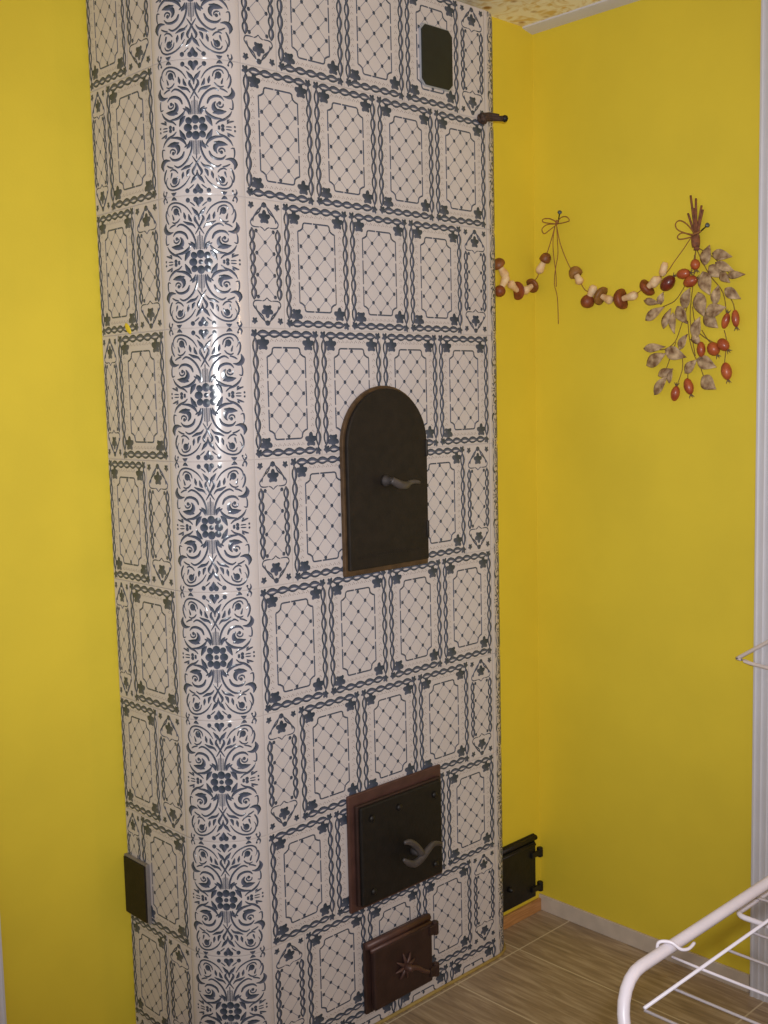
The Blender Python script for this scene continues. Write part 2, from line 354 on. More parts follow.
def full_panel():
    """one full tile: u 0..W, v 0..-S (downwards)"""
    m = Motif(); U = S
    i = .043*U
    for x in (i, W-i): twist(m, (x, -.078*U), (x, -.922*U), 7, .0056, .0042)
    for y in (-i, -S+i): twist(m, (.075*U, y), (W-.075*U, y), 5, .0054, .0044)
    for x in (i, W-i):
        for y in (-i, -S+i): m.vine_leaf((x, y), .0095, rng.choice((.8, 2.3, 3.9)))
    c = .122*U
    for x in (c, W-c):
        for y in (-c, -S+c): m.vine_leaf((x, y), .0165, PI/2 if rng.random() < .6 else -PI/2)
    fx, fy, n = .158*U, .145*U, .07*U
    w = .0034
    for sx in (0, 1):
        X = lambda q: W-q if sx else q
        for a, b in ((-fy-n, -.38*U), (-.40*U, -.60*U), (-.62*U, -S+fy+n)):
            m.ribbon([(X(fx), a), (X(fx), b)], w, k=1, taper=1)
        for sy in (0, 1):
            Y = lambda q: -S+q if sy else -q
            m.ribbon([(X(fx), Y(fy+n)), (X(fx+.3*n), Y(fy+.92*n)), (X(fx+.72*n), Y(fy+.62*n)), (X(fx+.8*n), Y(fy+.18*n)), (X(fx+n), Y(fy))], w*1.15, k=3, taper=.9)
    for sy in (0, 1):
        Y = -S+fy if sy else -fy
        for a, b in ((fx+n, W/2-.012), (W/2-.009, W-fx-n)):
            m.ribbon([(a, Y), (b, Y)], w, k=1, taper=1)
    lattice(m, W/2, -S/2, W/2-fx-.002, -S+fy+.002, -fy-.002, .0838*U, .055*U)
    for x in (.1*U, W-.1*U):                                  # faint little flowers between the borders
        for k in range(13):
            y = -.19*U-k*.62*U/12
            for dx, dy in ((-.003, 0), (.003, .001), (0, .0035)): m.quad((x+dx-.001, y+dy), (x+dx+.001, y+dy), .0021, 3)
    for y in (-.095*U, -S+.095*U):
        for k in range(7):
            x = .21*U+k*(W-.42*U)/6
            for dx, dy in ((-.003, 0), (.003, .001), (0, .0035)): m.quad((x+dx-.001, y+dy), (x+dx+.001, y+dy), .0021, 3)
    return m

def half_panel():
    m = Motif(); U = S; H = W/2
    for x in (.05*U, H-.05*U): twist(m, (x, -.235*U), (x, -.775*U), 6, .0054, .0042)
    for sy in (0, 1):
        Y = lambda q: (-S+q*U) if sy else -q*U
        X = lambda q: H/2+q*U
        m.vine_leaf((H/2, Y(.145)), .0155, -PI/2 if sy else PI/2)
        m.oval((H/2, Y(.042)), .007, .006, n=8)
        for sx in (-1, 1):
            m.vine_leaf((X(sx*.125), Y(.055)), .0078, .9 if sx > 0 else 2.2)
            for off in (0, 1):
                m.ribbon([(X(sx*(.01+.012*off)), Y(.045)), (X(sx*(.06-.012*off)), Y(.085+.012*off)), (X(sx*.1), Y(.135)), (X(sx*(.132-.02*off)), Y(.178))], .0036, k=3, taper=.5, flip=off > 0)
            m.ribbon([(X(sx*.118), Y(.15)), (X(sx*.137), Y(.18)), (X(sx*.125), Y(.208)), (X(sx*.095), Y(.216)), (X(sx*.05), Y(.215))], .0030, k=3, taper=.5)
            m.ribbon([(X(sx*.045), Y(.212)), (X(sx*.02), Y(.222)), (X(0), Y(.24))], .0026, k=2, taper=.7)
    lattice(m, H/2, -S/2, .093*U, -.76*U, -.24*U, .0848*U, .0)
    return m

def corner_motif():
    """scroll panel, centre (0,0); drawn for one quarter and mirrored four ways"""
    m = Motif(); K = S/1836.
    def T(X, Y, sx, sy): return ((X-66)*K*1.02*sx, (1008-Y)*K*sy)
    strokes = [
        ([(165,355),(230,260),(330,195),(430,178),(500,200),(540,250),(545,310),(515,360)], [14,20,20,20,18,18,14,8]),
        ([(560,270),(577,340),(562,410),(528,468)], 22),
        ([(320,325),(340,262),(400,228),(450,235),(475,278)], 18),
        ([(342,398),(378,440),(430,458),(472,440)], 18),
        ([(118,545),(160,492),(225,474),(296,440)], [10,26,34,14]),
        ([(165,448),(196,415),(212,345)], [16,34,14]), ([(262,418),(270,372),(282,315)], [12,32,12]),
        ([(350,362),(365,330),(402,268)], [10,20,12]),
        ([(440,418),(450,380),(466,332)], [26,20,8]),
        ([(122,835),(130,715),(180,595),(260,512),(340,480),(398,512)], [26,24,22,22,24,20]),
        ([(236,692),(268,622),(340,585),(420,592),(467,640)], [26,30,28,26,16]),
        ([(412,478),(470,492),(524,522)], 18),
        ([(455,580),(520,590),(575,572),(605,520),(580,448)], [12,34,52,56,14]),
        ([(578,600),(596,660),(588,742),(540,732)], [14,18,20,12]),
        ([(340,965),(390,920),(470,888),(540,832),(577,768)], [18,22,26,24,12]),
        ([(202,775),(250,840),(330,880),(435,888)], [20,34,30,18]),
        ([(455,680),(448,716),(410,732),(372,708),(374,672)], 18),
        ([(350,655),(322,700),(328,755),(375,792)], [16,34,52,60]),
        ([(305,815),(370,795),(440,792),(500,780)], [14,60,44,10]),
        ([(145,838),(162,770),(200,722)], [12,42,12]), ([(168,775),(200,765),(232,742)], [10,26,10]),
        ([(200,848),(250,900),(292,988)], [16,52,18]),
        ([(102,650),(100,832)], 16), ([(2,378),(30,455),(70,535),(128,625)], [16,20,20,14]),
        ([(95,492),(128,430),(122,385),(102,358)], [12,22,22,10]),
        ([(62,432),(78,362),(112,318),(162,250)], [14,22,40,12]),
        ([(118,238),(150,208),(188,180)], 14),
        ([(540,152),(575,102),(608,135),(592,188)], [8,22,22,8]),
        ([(380,146),(425,120),(466,142)], [8,40,8]),
        ([(480,992),(520,988),(566,988)], 14), ([(495,948),(540,922),(602,902)], [10,22,18]), ([(500,935),(512,905),(540,890)], [8,22,8]),
    ]
    for sx in (1, -1):
        for sy in (1, -1):
            for pts, w in strokes:
                ws = [q*K*1.4 for q in w] if isinstance(w, list) else [w*K*1.4]*len(pts)
                q = [T(x, y, sx, sy) for x, y in pts]
                m.ribbon(q, ws, k=3 if len(pts) > 2 else 1, taper=.45, h=.0008, flip=sx < 0)
            for x, y, r in ((400,300,38),(405,676,20),(385,998,16),(436,985,22),(614,980,13),(548,155,13),(102,148,30),(214,155,26),(20,190,0)):
                if r: m.oval(T(x, y, sx, sy), r*K*1.25, r*K*1.35, n=9, h=.0006)
    for sy in (1, -1):
        m.ribbon([T(66, 585, 1, sy), T(66, 835, 1, sy)], 20*K, k=1, taper=.8)
        for x in (84, 48): m.ribbon([T(x, 640, 1, sy), T(x, 832, 1, sy)], 9*K, k=1, taper=.8)
        m.ribbon([T(66, 250, 1, sy), T(66, 185, 1, sy), T(66, 125, 1, sy)], [20*K, 90*K, 20*K], k=3, taper=.2, h=.0008)
    m.oval((0, 0), 36*K, 36*K, n=10, h=.0012)
    for i in range(8):
        a = PI/4*i; d = (108 if i % 2 == 0 else 132)*K
        m.oval((math.cos(a)*d, math.sin(a)*d), (62 if i % 2 == 0 else 52)*K, (56 if i % 2 == 0 else 46)*K, a, n=12, h=.0009, t0=.05, t1=.8)
    return m

FULL, HALF, CORNER = full_panel(), half_panel(), corner_motif()

# ------------------------------------------------------------------ the stove
XE = 4*W
stove = thing('tiled_stove', (0.31, .2, 0), 'tall tiled stove in cream tiles with blue scroll and trellis pattern against yellow walls', 'stove')
RR = .08                                       # the right-hand corner tiles are rounded more tightly
def corner_left(a, v, h):
    th = PI/4-a/R
    return (-(R+h)*math.sin(th), R-(R+h)*math.cos(th), v)
def corner_right(a, v, h):
    th = PI/4+a/RR
    return (XE+(RR+h)*math.sin(th), RR-(RR+h)*math.cos(th), v)

mb = MB(); ins = .004                          # masonry core, seen as the joints between the tiles
prof = [(-R+ins, YL-.002)]
prof += [(-(R-ins)*math.sin(t), R-(R-ins)*math.cos(t)) for t in [PI/2*(1-i/10) for i in range(11)]]
prof += [(XE+(RR-ins)*math.sin(t), RR-(RR-ins)*math.cos(t)) for t in [PI/2*i/10 for i in range(11)]]
prof += [(XE+RR-.004, YL-.002)]
mb.prism(prof, 2, 0, 2.452); mb.build('body', M_GROUT, stove)

def slab(mb, fn, u0, u1, v0, v1, nu=1, gap=.0007, bev=.0016):
    """one tile, gently rounded at its edges; v1 < v0"""
    us = [u0+gap]+[u0+gap+bev+(u1-u0-2*gap-2*bev)*i/nu for i in range(nu+1)]+[u1-gap]
    vs = [v0-gap, v0-gap-bev, v0-gap-bev*1.6, v1+gap+bev*1.6, v1+gap+bev, v1+gap]
    P = []; n = len(us)
    for j, v in enumerate(vs):
        for i, u in enumerate(us): P.append(fn(u, v, -.0005 if (i in (0, n-1) or j in (0, 5)) else 0.))
    F = [(j*n+i, (j+1)*n+i, (j+1)*n+i+1, j*n+i+1) for j in range(5) for i in range(n-1)]
    mb.add(P, F, 0)

MATS = [M_GLAZE, M_BLUE, M_LAT, M_SPECK]
front = MB(); side = MB(); colL = MB(); colR = MB()
F_FN = lambda u, v, h: (u, -h, v)
SIDE = lambda u, v, h: (-R-h, R+u, v)          # u runs from the corner to the wall behind
for k in range(len(JZ)-1):
    z0, z1 = JZ[k], JZ[k+1]; vs = (z0-z1)/S; zb = max(z1, .002); cut = z1 < 0
    full = k % 2 == 1                          # courses alternate: four full tiles / half, three, half
    cells = [(i*W, (i+1)*W, FULL) for i in range(4)] if full else [(0, W/2, HALF)]+[(W/2+i*W, W*1.5+i*W, FULL) for i in range(3)]+[(3.5*W, 4*W, HALF)]
    keepz = (lambda u, v, z0=z0: z0+v > .004) if cut else None
    for a, b, mo in cells:
        slab(front, F_FN, a, b, z0, zb)
        mo.place(front, lambda u, v, h, a=a, z0=z0: F_FN(u+a, v+z0, h), vs, keepz)
    YW = YL-R                                  # width of the side face
    cells = [(0, W, FULL), (W, 1.5*W, HALF)] if full else [(0, W/2, HALF), (W/2, 1.5*W, FULL)]
    for a, b, mo in cells:
        # the tile against the wall is trimmed a little narrower, so its border stays in view
        q = (YW-.001-a)/(b-a) if b > YW else 1.
        slab(side, SIDE, a, a+(b-a)*q, z0, zb)
        n0 = len(side.f)
        mo.place(side, lambda u, v, h, a=a, q=q, z0=z0: SIDE(u*q+a, v+z0, h), vs, keepz, flip=True)
    hl = R*PI/4
    slab(colL, corner_left, -hl, hl, z0, zb, nu=16)
    zc_ = (z0+z1)/2
    kz = (lambda u, v, zc_=zc_: zc_+v > .004) if cut else None
    CORNER.place(colL, lambda u, v, h, zc_=zc_: corner_left(u, v+zc_, h), vs, kz)
    hr = RR*PI/4; ks = hr/hl*.98
    slab(colR, corner_right, -hr, hr, z0, zb, nu=14)
    CORNER.place(colR, lambda u, v, h, zc_=zc_: corner_right(u*ks, v+zc_, h), vs, kz)
front.build('front_tiling', MATS, stove)
side.build('side_tiling', MATS, stove)
colL.build('corner_tiling', MATS, stove, smooth=False, label='rounded column of blue scroll tiles between front and side')
colR.build('corner_tiling', MATS, stove, label='narrow rounded column of scroll tiles next to the chimney wall')
for o in stove.children:
    if o.name.startswith('corner_tiling'):
        for p in o.data.polygons: p.use_smooth = p.material_index == 0

mb = MB()
mb.tube([(-R*.0-.0, -.003, .003), (XE, -.003, .003)]+[(XE+(RR+.002)*math.sin(t), RR-(RR+.002)*math.cos(t)-.001, .003) for t in (.3, .6, .9, 1.2, 1.5)], .0045, 8, smooth=1)
mb.tube([(-R-.002, YL-.004, .003), (-R-.002, R, .003)]+[(-(R+.002)*math.sin(t), R-(R+.002)*math.cos(t), .003) for t in (1.3, 1., .8, .5, .2)]+[(0, -.003, .003)], .0045, 8, smooth=1)
mb.build('base_joint', M_SEAL, stove, True, label='yellowish sealant line round the foot')

# arched door
def arch(x0, x1, z0, z1, n=24):
    r = (x1-x0)/2; cx = (x0+x1)/2
    return [(x0, z0)]+[(cx-r*math.cos(PI*i/n), z1-r+r*math.sin(PI*i/n)) for i in range(n+1)]+[(x1, z0)]
def grow(x0, x1, z0, z1, d): return arch(x0+d, x1-d, z0+d, z1-d)
ad = MB(); ad.prism(arch(.2425, .4985, 1.117, 1.5275), 1, -.021, -.011)
ad_o = ad.build('arched_door', M_IRON, stove, bevel=.0025, label='tall black arched iron door')
mb = MB(); mb.prism(arch(.236, .505, 1.104, 1.534), 1, -.0115, -.0006); mb.build('door_frame', M_EDGE, ad_o, bevel=.002, label='brown worn rim')
for zz in (1.19, 1.385):
    mb = MB(); mb.lathe([(.003,-.020),(.0035,-.018),(.0035,.018),(.003,.020)], (.496, -.021, zz), (0,0,1), 12); mb.build('hinge', M_IRON, ad_o, True)
mb = MB(); mb.box((.268, -.0222, 1.143), (.484, -.0208, 1.1445)); mb.box((.30, -.0222, 1.150), (.42, -.0209, 1.151)); mb.build('pressed_line', M_IRON, ad_o)
hd = MB()
hd.lathe([(.013,0),(.013,.006),(.009,.010),(.008,.022),(.0075,.03)], (.357, -.021, 1.3155), (0,-1,0), 18)
hd.tube([(.350,-.05,1.3185),(.362,-.052,1.3115),(.377,-.053,1.3055),(.395,-.052,1.3035),(.410,-.05,1.3085),(.425,-.05,1.3095),(.442,-.05,1.3065)], [.0075,.0098,.0102,.009,.0062,.0048,.0036], 12, smooth=5, flat=.7)
hd.build('handle', M_HANDLE, ad_o, True, label='grey wavy lever handle')

# fire door
def rect(x0, x1, z0, z1): return [(x0, z0), (x1, z0), (x1, z1), (x0, z1)]
fd = MB(); fd.prism(rect(.249, .520, .323, .562), 1, -.027, -.012)
fd_o = fd.build('fire_door', M_IRONB, stove, bevel=.004, label='black square firebox door')
mb = MB()
mb.prism(rect(.226, .538, .309, .592), 1, -.009, -.0006); mb.build('door_frame', M_RED, fd_o, bevel=.003, label='red-brown frame around the firebox door')
mb = MB()
for a, b in (((.242,.323),(.250,.566)), ((.242,.560),(.527,.567)), ((.519,.323),(.527,.566))): mb.prism(rect(a[0], b[0], a[1], b[1]), 1, -.020, -.009)
mb.build('raised_lip', M_RED2, fd_o, bevel=.003)
for x, z in ((.283,.53),(.494,.53),(.283,.352),(.494,.352),(.372,.532)):
    mb = MB(); mb.lathe([(.0085,0),(.008,.003),(.005,.0055),(0,.0065)], (x, -.027, z), (0,-1,0), 14); mb.build('rivet', M_IRONB, fd_o, True)
hd = MB()
hd.lathe([(.010,0),(.010,.010),(.007,.028)], (.415, -.027, .412), (0,-1,0), 16)
hd.tube([(.356,-.058,.457),(.372,-.060,.455),(.392,-.060,.440),(.41,-.060,.418),(.420,-.058,.407)], [.0045,.0075,.0088,.0092,.0095], 12, smooth=5, flat=.8)
hd.tube([(.352,-.058,.418),(.368,-.060,.405),(.388,-.060,.397),(.410,-.060,.402),(.432,-.059,.414),(.452,-.057,.423),(.470,-.056,.421),(.486,-.056,.414)], [.004,.008,.0098,.0102,.0095,.008,.006,.0042], 12, smooth=5, flat=.8)
hd.build('handle', M_HANDLE, fd_o, True, label='grey forked lever handle')

# ash door
sd = MB(); sd.prism(rect(.281, .478, .054, .203), 1, -.026, -.010)
sd_o = sd.build('ash_door', M_RED2, stove, bevel=.0035, label='small dark red-brown ash door near the floor')
mb = MB(); mb.prism(rect(.265, .480, .045, .222), 1, -.010, -.0006); mb.build('door_frame', M_RED2, sd_o, bevel=.003)
mb = MB(); mb.tube([(.266,-.014,.217), (.479,-.014,.217)], .0085, 10, smooth=1); mb.tube([(.276,-.018,.203), (.480,-.018,.203)], .006, 10, smooth=1); mb.build('moulding', M_RED, sd_o, True, label='red-brown moulded top rail')
for z in (.187, .078):
    mb = MB(); mb.box((.466,-.031,z-.012), (.495,-.020,z+.012)); mb.lathe([(.008,-.017),(.009,-.015),(.009,.015),(.008,.017)], (.491, -.0235, z), (0,0,1), 12)
    mb.build('hinge', M_RED2, sd_o, bevel=.002)
mb = MB()
cx, cz = .380, .131
for i in range(8):
    a = 2*PI*i/8+.2
    mb.tube([(cx+math.cos(a)*.006,-.030,cz+math.sin(a)*.006),(cx+math.cos(a)*.018,-.031,cz+math.sin(a)*.018),(cx+math.cos(a)*.034,-.0275,cz+math.sin(a)*.034)], [.0045,.0046,.0012], 8, smooth=3)
mb.build('rosette', M_RED, sd_o, True, label='star-shaped rosette')
hd = MB()
hd.lathe([(.010,0),(.010,.014),(.007,.026),(0,.028)], (cx, -.026, cz), (0,-1,0), 16)
hd.tube([(cx-.002,-.046,cz+.002),(cx+.018,-.048,cz-.004),(cx+.043,-.047,cz-.022),(cx+.064,-.045,cz-.034)], [.006,.0062,.0055,.0045], 10, smooth=5)
hd.build('handle', M_RED, sd_o, True)

# soot-hole cover high on the front
def chamf(x0, x1, z0, z1, c): return [(x0+c,z0),(x1-c,z0),(x1,z0+c),(x1,z1-c),(x1-c,z1),(x0+c,z1),(x0,z1-c),(x0,z0+c)]
cp = MB(); cp.prism(chamf(.521, .626, 2.234, 2.371, .013), 1, -.0075, -.0045)
cp_o = cp.build('soot_cover', M_PLATE, stove, bevel=.0012, label='small dark rectangular cover with cut corners')
mb = MB(); mb.prism(chamf(.5185, .6285, 2.2315, 2.3735, .013), 1, -.005, -.0006); mb.build('rim', M_RIM, cp_o, bevel=.0008, label='bright metal rim')

mb = MB(); mb.lathe([(.0095,0),(.009,.0008),(.006,.0016),(0,.002)], (-R-.0003, .266, 1.668), (-1,0,0), 16, sx=1.7, sy=.8)
mb.build('paint_smear', M_YEL, stove, True, label='smear of yellow wall paint on the side tiles')
# plate on the left-hand side, low down
def side_prism(m, y0, y1, z0, z1, a, b): m.prism([(y0, z0), (y1, z0), (y1, z1), (y0, z1)], 0, a, b)
sp = MB(); side_prism(sp, .2855, .376, .3185, .4535, -R-.013, -R-.009)
sp_o = sp.build('side_cover', M_EDGE if False else M_IRON, stove, bevel=.001, label='dark rectangular cover low on the left side')
mb = MB(); side_prism(mb, .282, .3795, .315, .457, -R-.0095, -R-.0006); mb.build('rim', M_GREYM, sp_o, bevel=.001, label='grey metal edge')

# damper rod on the right-hand corner
kn = MB()
d = Vector((.80, -.60, .0)).normalized(); q = Vector((.731, -.004, 2.187))
kn.lathe([(.012,-.003),(.0145,.004),(.013,.012),(.007,.016),(.0065,.045),(.007,.054)], q, d, 16)
kn.tube([q+d*.004+Vector((-.012,-.004,.004)), q+d*.02+Vector((0,0,.007)), q+d*.045+Vector((0,0,.006))], [.006,.008,.005], 10)
kn.lathe([(.012,0),(.012,.004),(.008,.006)], (.731, -.0005, 2.187), (0,-1,0), 14)
kn_o = kn.build('damper_rod', M_RUST, stove, True, label='rusty damper rod at the right edge')
mb = MB(); mb.lathe([(0,-.009),(.006,-.007),(.009,0),(.007,.006),(0,.009)], q+d*.059, d, 14); mb.build('knob', M_IRONB, kn_o, True)

# ------------------------------------------------------------------ the room
def room_box(name, a, b, m): mb = MB(); mb.box(a, b); return structure(mb.build(name, m))
room_box('floor', (-2.3, -3.4, -.06), (XR+.1, YL+.1, 0), M_FLOOR)
room_box('ceiling', (-2.3, -3.4, ZC), (XR+.1, YL+.1, ZC+.05), M_CEIL)
room_box('wall_back', (-2.3, YL, 0), (XE+.12, YL+.1, ZC), M_YEL)
room_box('wall_chimney', (XE+RR+.0005, YB, 0), (XR, YL+.1, ZC), M_YEL)
room_box('wall_right', (XR, -3.4, 0), (XR+.1, YL+.1, ZC), M_YEL)
mb = MB(); mb.box((XR-.007, -.570, 0), (XR, YB, .047)); structure(mb.build('baseboard_right', M_SKIRT, bevel=.0015))
mb = MB(); mb.box((XE+RR+.004, YB-.010, 0), (XR-.007, YB, .037)); structure(mb.build('baseboard_back', M_PINE, bevel=.002))
mb = MB(); mb.prism([(XR-.042, ZC), (XR-.042, ZC-.004), (XR-.03, ZC-.007), (XR-.008, ZC-.011), (XR, ZC-.012), (XR, ZC)], 1, -3.3, YB); structure(mb.build('trim_1', M_WHITE))
def casing(name, x0, x1, y0, y1, axis):
    """fluted door casing: a thin board with grooves, running from floor to ceiling"""
    n = 6; prof = []
    L = (y1-y0) if axis == 'y' else (x1-x0)
    s = L/n; q = [(0, 0)]
    for i in range(n):
        q += [(s*i+.002, .0165), (s*i+s*.42, .0178), (s*i+s*.6, .0155), (s*i+s*.8, .0155)]
    q += [(L-.002, .017), (L, 0)]
    if axis == 'y': prof = [(x0-h, y1-t) for t, h in q]
    else: prof = [(x1-t, y0-h) for t, h in q]
    mb = MB(); mb.prism(prof, 2, 0, ZC-.013); return structure(mb.build(name, M_WHITE))
casing('trim_2', XR, XR, -.675, -.576, 'y')
casing('trim_3', -.545, -.446, YL, YL, 'x')
dm = MB(); dm.box((XR-.012, -1.45, .004), (XR-.0005, -.678, 2.1))
dr = structure(dm.build('door_1', M_WHITE, bevel=.002))
for z0, z1 in ((.15, .85), (1.0, 1.95)):
    mb = MB(); mb.box((XR-.018, -1.33, z0), (XR-.011, -.79, z1)); mb.build('door_panel', M_WHITE, dr, bevel=.004)

# ------------------------------------------------------------------ soot door in the chimney wall
so = thing('soot_door', (.96, YB, .05), 'small black iron soot door low in the yellow chimney wall behind the stove', 'hatch')
mb = MB(); mb.prism(rect(.862, 1.026, .052, .240), 1, YB-.008, YB-.0005); mb.build('frame', M_IRONB, so, bevel=.002)
mb = MB(); mb.prism(rect(.868, 1.016, .058, .222), 1, YB-.018, YB-.008); lf = mb.build('leaf', M_IRONB, so, bevel=.002)
mb = MB(); mb.tube([(.864, YB-.011, .231), (1.025, YB-.011, .231)], .0075, 10, smooth=1); mb.tube([(.869, YB-.018, .215), (1.014, YB-.018, .215)], .004, 8, smooth=1); mb.build('top_rail', M_IRON, so, True)
for z in (.186, .083):
    mb = MB(); mb.box((.992, YB-.026, z-.007), (1.034, YB-.017, z+.008)); mb.lathe([(.008,-.014),(.009,-.012),(.009,.012),(.008,.014)], (1.034, YB-.019, z), (0,0,1), 12); mb.build('hinge', M_IRONB, so, bevel=.002)
mb = MB(); mb.lathe([(.008,0),(.008,.006),(.005,.014),(0,.016)], (.896, YB-.018, .118), (0,-1,0), 12); mb.build('latch', M_IRONB, lf, True)

# ------------------------------------------------------------------ mushroom garland
def on_right(p, off): return (XR-off, p[0], p[1])
def on_chim(p, off): return (p[0], YB-off, p[1])
g0 = on_right(GAR_NAIL[0], 0)
gar = thing('mushroom_garland', g0, 'garland of dried brown mushrooms strung on twine across the corner of the yellow wall', 'garland')
mb = MB(); mb.tube([on_right(p, .012) for p in CORD_RIGHT], .0013, 6, smooth=4)
mb.tube([on_right(p, .012) for p in CORD_LEFT]+[(XR-.014, YB-.012, 1.818)]+[on_chim(p, .012) for p in CORD_CHIM if p[0] > .885], .0013, 6, smooth=3)
mb.build('cord', M_STRAW, gar, True)
mb = MB(); mb.tube([on_right(p, .010) for p in TAIL], .0012, 6, smooth=4); mb.tube([on_right(p, .011) for p in TAIL2], .0012, 6, smooth=4); mb.build('loose_tail', M_STRAW, gar, True)
mb = MB()
for l in GAR_BOW: mb.tube([on_right(p, .016+.006*math.sin(PI*i/(len(l)-1))) for i, p in enumerate(l)], .0014, 6, smooth=4)
mb.lathe([(.002,-.006),(.0045,-.003),(.0045,.003),(.002,.006)], on_right(GAR_BOW[0][0], .016), (0,.3,1), 10); mb.build('bow', M_STRAW, gar, True)
def nail(p0, p1, par):
    a = Vector(on_right(p0, .001)); b = Vector(on_right(p1, .03)); d = (b-a)
    mb = MB(); mb.lathe([(.0018,0),(.0018,d.length),(.0055,d.length),(.006,d.length+.002),(.004,d.length+.004),(0,d.length+.0045)], a, d, 12); mb.build('nail', M_NAIL, par, True)
nail(GAR_NAIL[0], GAR_NAIL[1], gar)

def mushroom(kind, cap, w, h, stalk, k):
    wallp = on_right if kind == 'r' else on_chim
    c = Vector(wallp(cap, .014)); s = Vector(wallp(stalk, .013))
    d = s-c; L = d.length; d.normalize()
    nrm = Vector((-1,0,0)) if kind == 'r' else Vector((0,-1,0))
    m = (M_CAP, M_CAPR, M_CAPR, M_CAP, M_CAP, M_CAPT, M_CAPR, M_CAPT, M_CAPR, M_CAPR)[k]
    # stalk: swollen base tapering to the cap, lying along the cord
    st = MB(); e = s+d*.011
    n = 7; pts = [c+(e-c)*(i/(n-1)) for i in range(n)]
    st.tube([tuple(p) for p in pts], [.0065,.0074,.0082,.0092,.0112,.0115,.006], 12, smooth=2)
    so_ = st.build('mushroom', M_STALK, gar, True)
    cp = MB(); big = max(w, h)/2*1.1
    thick = max(.35, min(w, h)/max(w, h))*big
    ax = -d if k not in (1, 6) else (-d*.3+nrm).normalized()
    if k == 2: thick = .0035; ax = Vector((1, 0, .15)).normalized()
    cp.lathe([(.25*big,-.30*thick),(.75*big,-.55*thick),(.97*big,-.40*thick),(1.0*big,-.12*thick),(.95*big,.25*thick),(.75*big,.68*thick),(.42*big,.95*thick),(0,1.05*thick)], c, ax, 22)
    # keep the cap off the plaster
    for i, p in enumerate(cp.v):
        q = list(p); a = 0 if kind == 'r' else 1; lim = (XR if kind == 'r' else YB)-.0012
        if q[a] > lim: q[a] = lim
        cp.v[i] = tuple(q)
    cp.build('cap', m, so_, True)
for k, row in enumerate([r for r in MUSH if r[0] != 's']):
    kind, a, b, w, h, sa, sb = row; mushroom(kind, (a, b), w, h, (sa, sb), k)
for row in [r for r in MUSH if r[0] == 's']:
    c = Vector(on_right(row[1:], .013)); d = Vector((0, -.3, 1)) if row[1] < -.31 else Vector((0, -.8, .6)); d.normalize()
    st = MB(); st.tube([tuple(c+d*t) for t in (-.017, -.009, 0, .009, .017)], [.005, .0100, .0092, .0088, .006], 12, smooth=3); st.build('mushroom_stalk', M_STALK, gar, True)

# ------------------------------------------------------------------ bunch of rose hips
bun = thing('rosehip_bunch', on_right(BUNCH_NAIL[0], 0), 'hanging bunch of dried grey-brown leaves and red rose hips nailed to the right yellow wall', 'dried bunch')
for l in TWIGS:
    mb = MB(); mb.tube([on_right(p, .012+.004*math.sin(i*2.+l[0][0]*300)) for i, p in enumerate(l)], [.0022, .0034, .0026], 8, smooth=4); mb.build('twig', M_TWIG, bun, True)
for l in STEMS:
    mb = MB(); mb.tube([on_right(p, .009) for p in l], .0012, 6, smooth=4); mb.build('stem', M_STEM, bun, True)
mb = MB(); mb.lathe([(.009,-.014),(.0105,-.006),(.011,.004),(.010,.014)], on_right(BUNCH_TIE, .0145), (0,.05,1), 16, sx=.8); mb.build('binding', M_TWIG, bun, True)
mb = MB()
for l in BUNCH_BOW: mb.tube([on_right(p, .018+.006*math.sin(PI*i/(len(l)-1))) for i, p in enumerate(l)], .0016, 6, smooth=4)
mb.tube([on_right((-.395, 1.886), .018), on_right((-.412, 1.8815), .026), on_right((-.432, 1.888), .02)], .0022, 6, smooth=4)
mb.build('bow', M_STRAW, bun, True)
nail(BUNCH_NAIL[0], BUNCH_NAIL[1], bun)
def leaf(p0, p1, w, i):
    a = Vector(on_right(p0, .008+.003*(i % 4))); b = Vector(on_right(p1, .007+.0035*((i*3) % 5)))
    t = (b-a); L = t.length; t.normalize(); nr = Vector((-1,0,0)); s = t.cross(nr).normalized()
    n = 9; vs = []
    for k in range(n+1):
        q = k/n; ww = w*.62*math.sin(PI*min(1, q**.85))**.95*(1-.2*q)*1.12 if 0 < k < n else .0004
        c = a+t*L*q+nr*(.006*math.sin(PI*q))
        for e in (-1, -.5, 0, .5, 1): vs.append(c+s*ww*e+nr*(.0035*abs(e)**1.4*(1 if i % 3 else -.6)))
    fs = [(k*5+j, k*5+j+1, k*5+6+j, k*5+5+j) for k in range(n) for j in range(4)]
    mb = MB(); mb.add(vs, fs)
    o = mb.build('leaf', M_LEAF, bun, True)
    md = o.modifiers.new('thickness', 'SOLIDIFY'); md.thickness = .0009; md.offset = 0
for i, l in enumerate(LEAVES): leaf(l[0:2], l[2:4], l[4], i)
for i, l in enumerate(HIPS):
    a = Vector(on_right(l[0:2], .017)); b = Vector(on_right(l[2:4], .017)); d = b-a; L = d.length; r = l[4]*.5
    r = min(r, .0165)
    mb = MB(); mb.lathe([(.001,0),(.45*r,.05*L),(.8*r,.2*L),(r,.45*L),(.95*r,.65*L),(.7*r,.85*L),(.35*r,.97*L),(0,L)], a, d, 18)
    h_ = mb.build('rose_hip', M_DHIP if i == 11 else M_HIP, bun, True)
    sp_ = MB(); d.normalize(); o1 = d.orthogonal().normalized()
    for k in range(5):
        e = (d*.7+(o1*math.cos(k*1.257)+d.cross(o1)*math.sin(k*1.257))*.8).normalized()
        sp_.tube([b-d*.001, b+e*.004, b+e*.009+d*.002], [.0016,.0014,.0004], 6, smooth=2)
    sp_.build('sepals', M_SEPAL, h_, True)

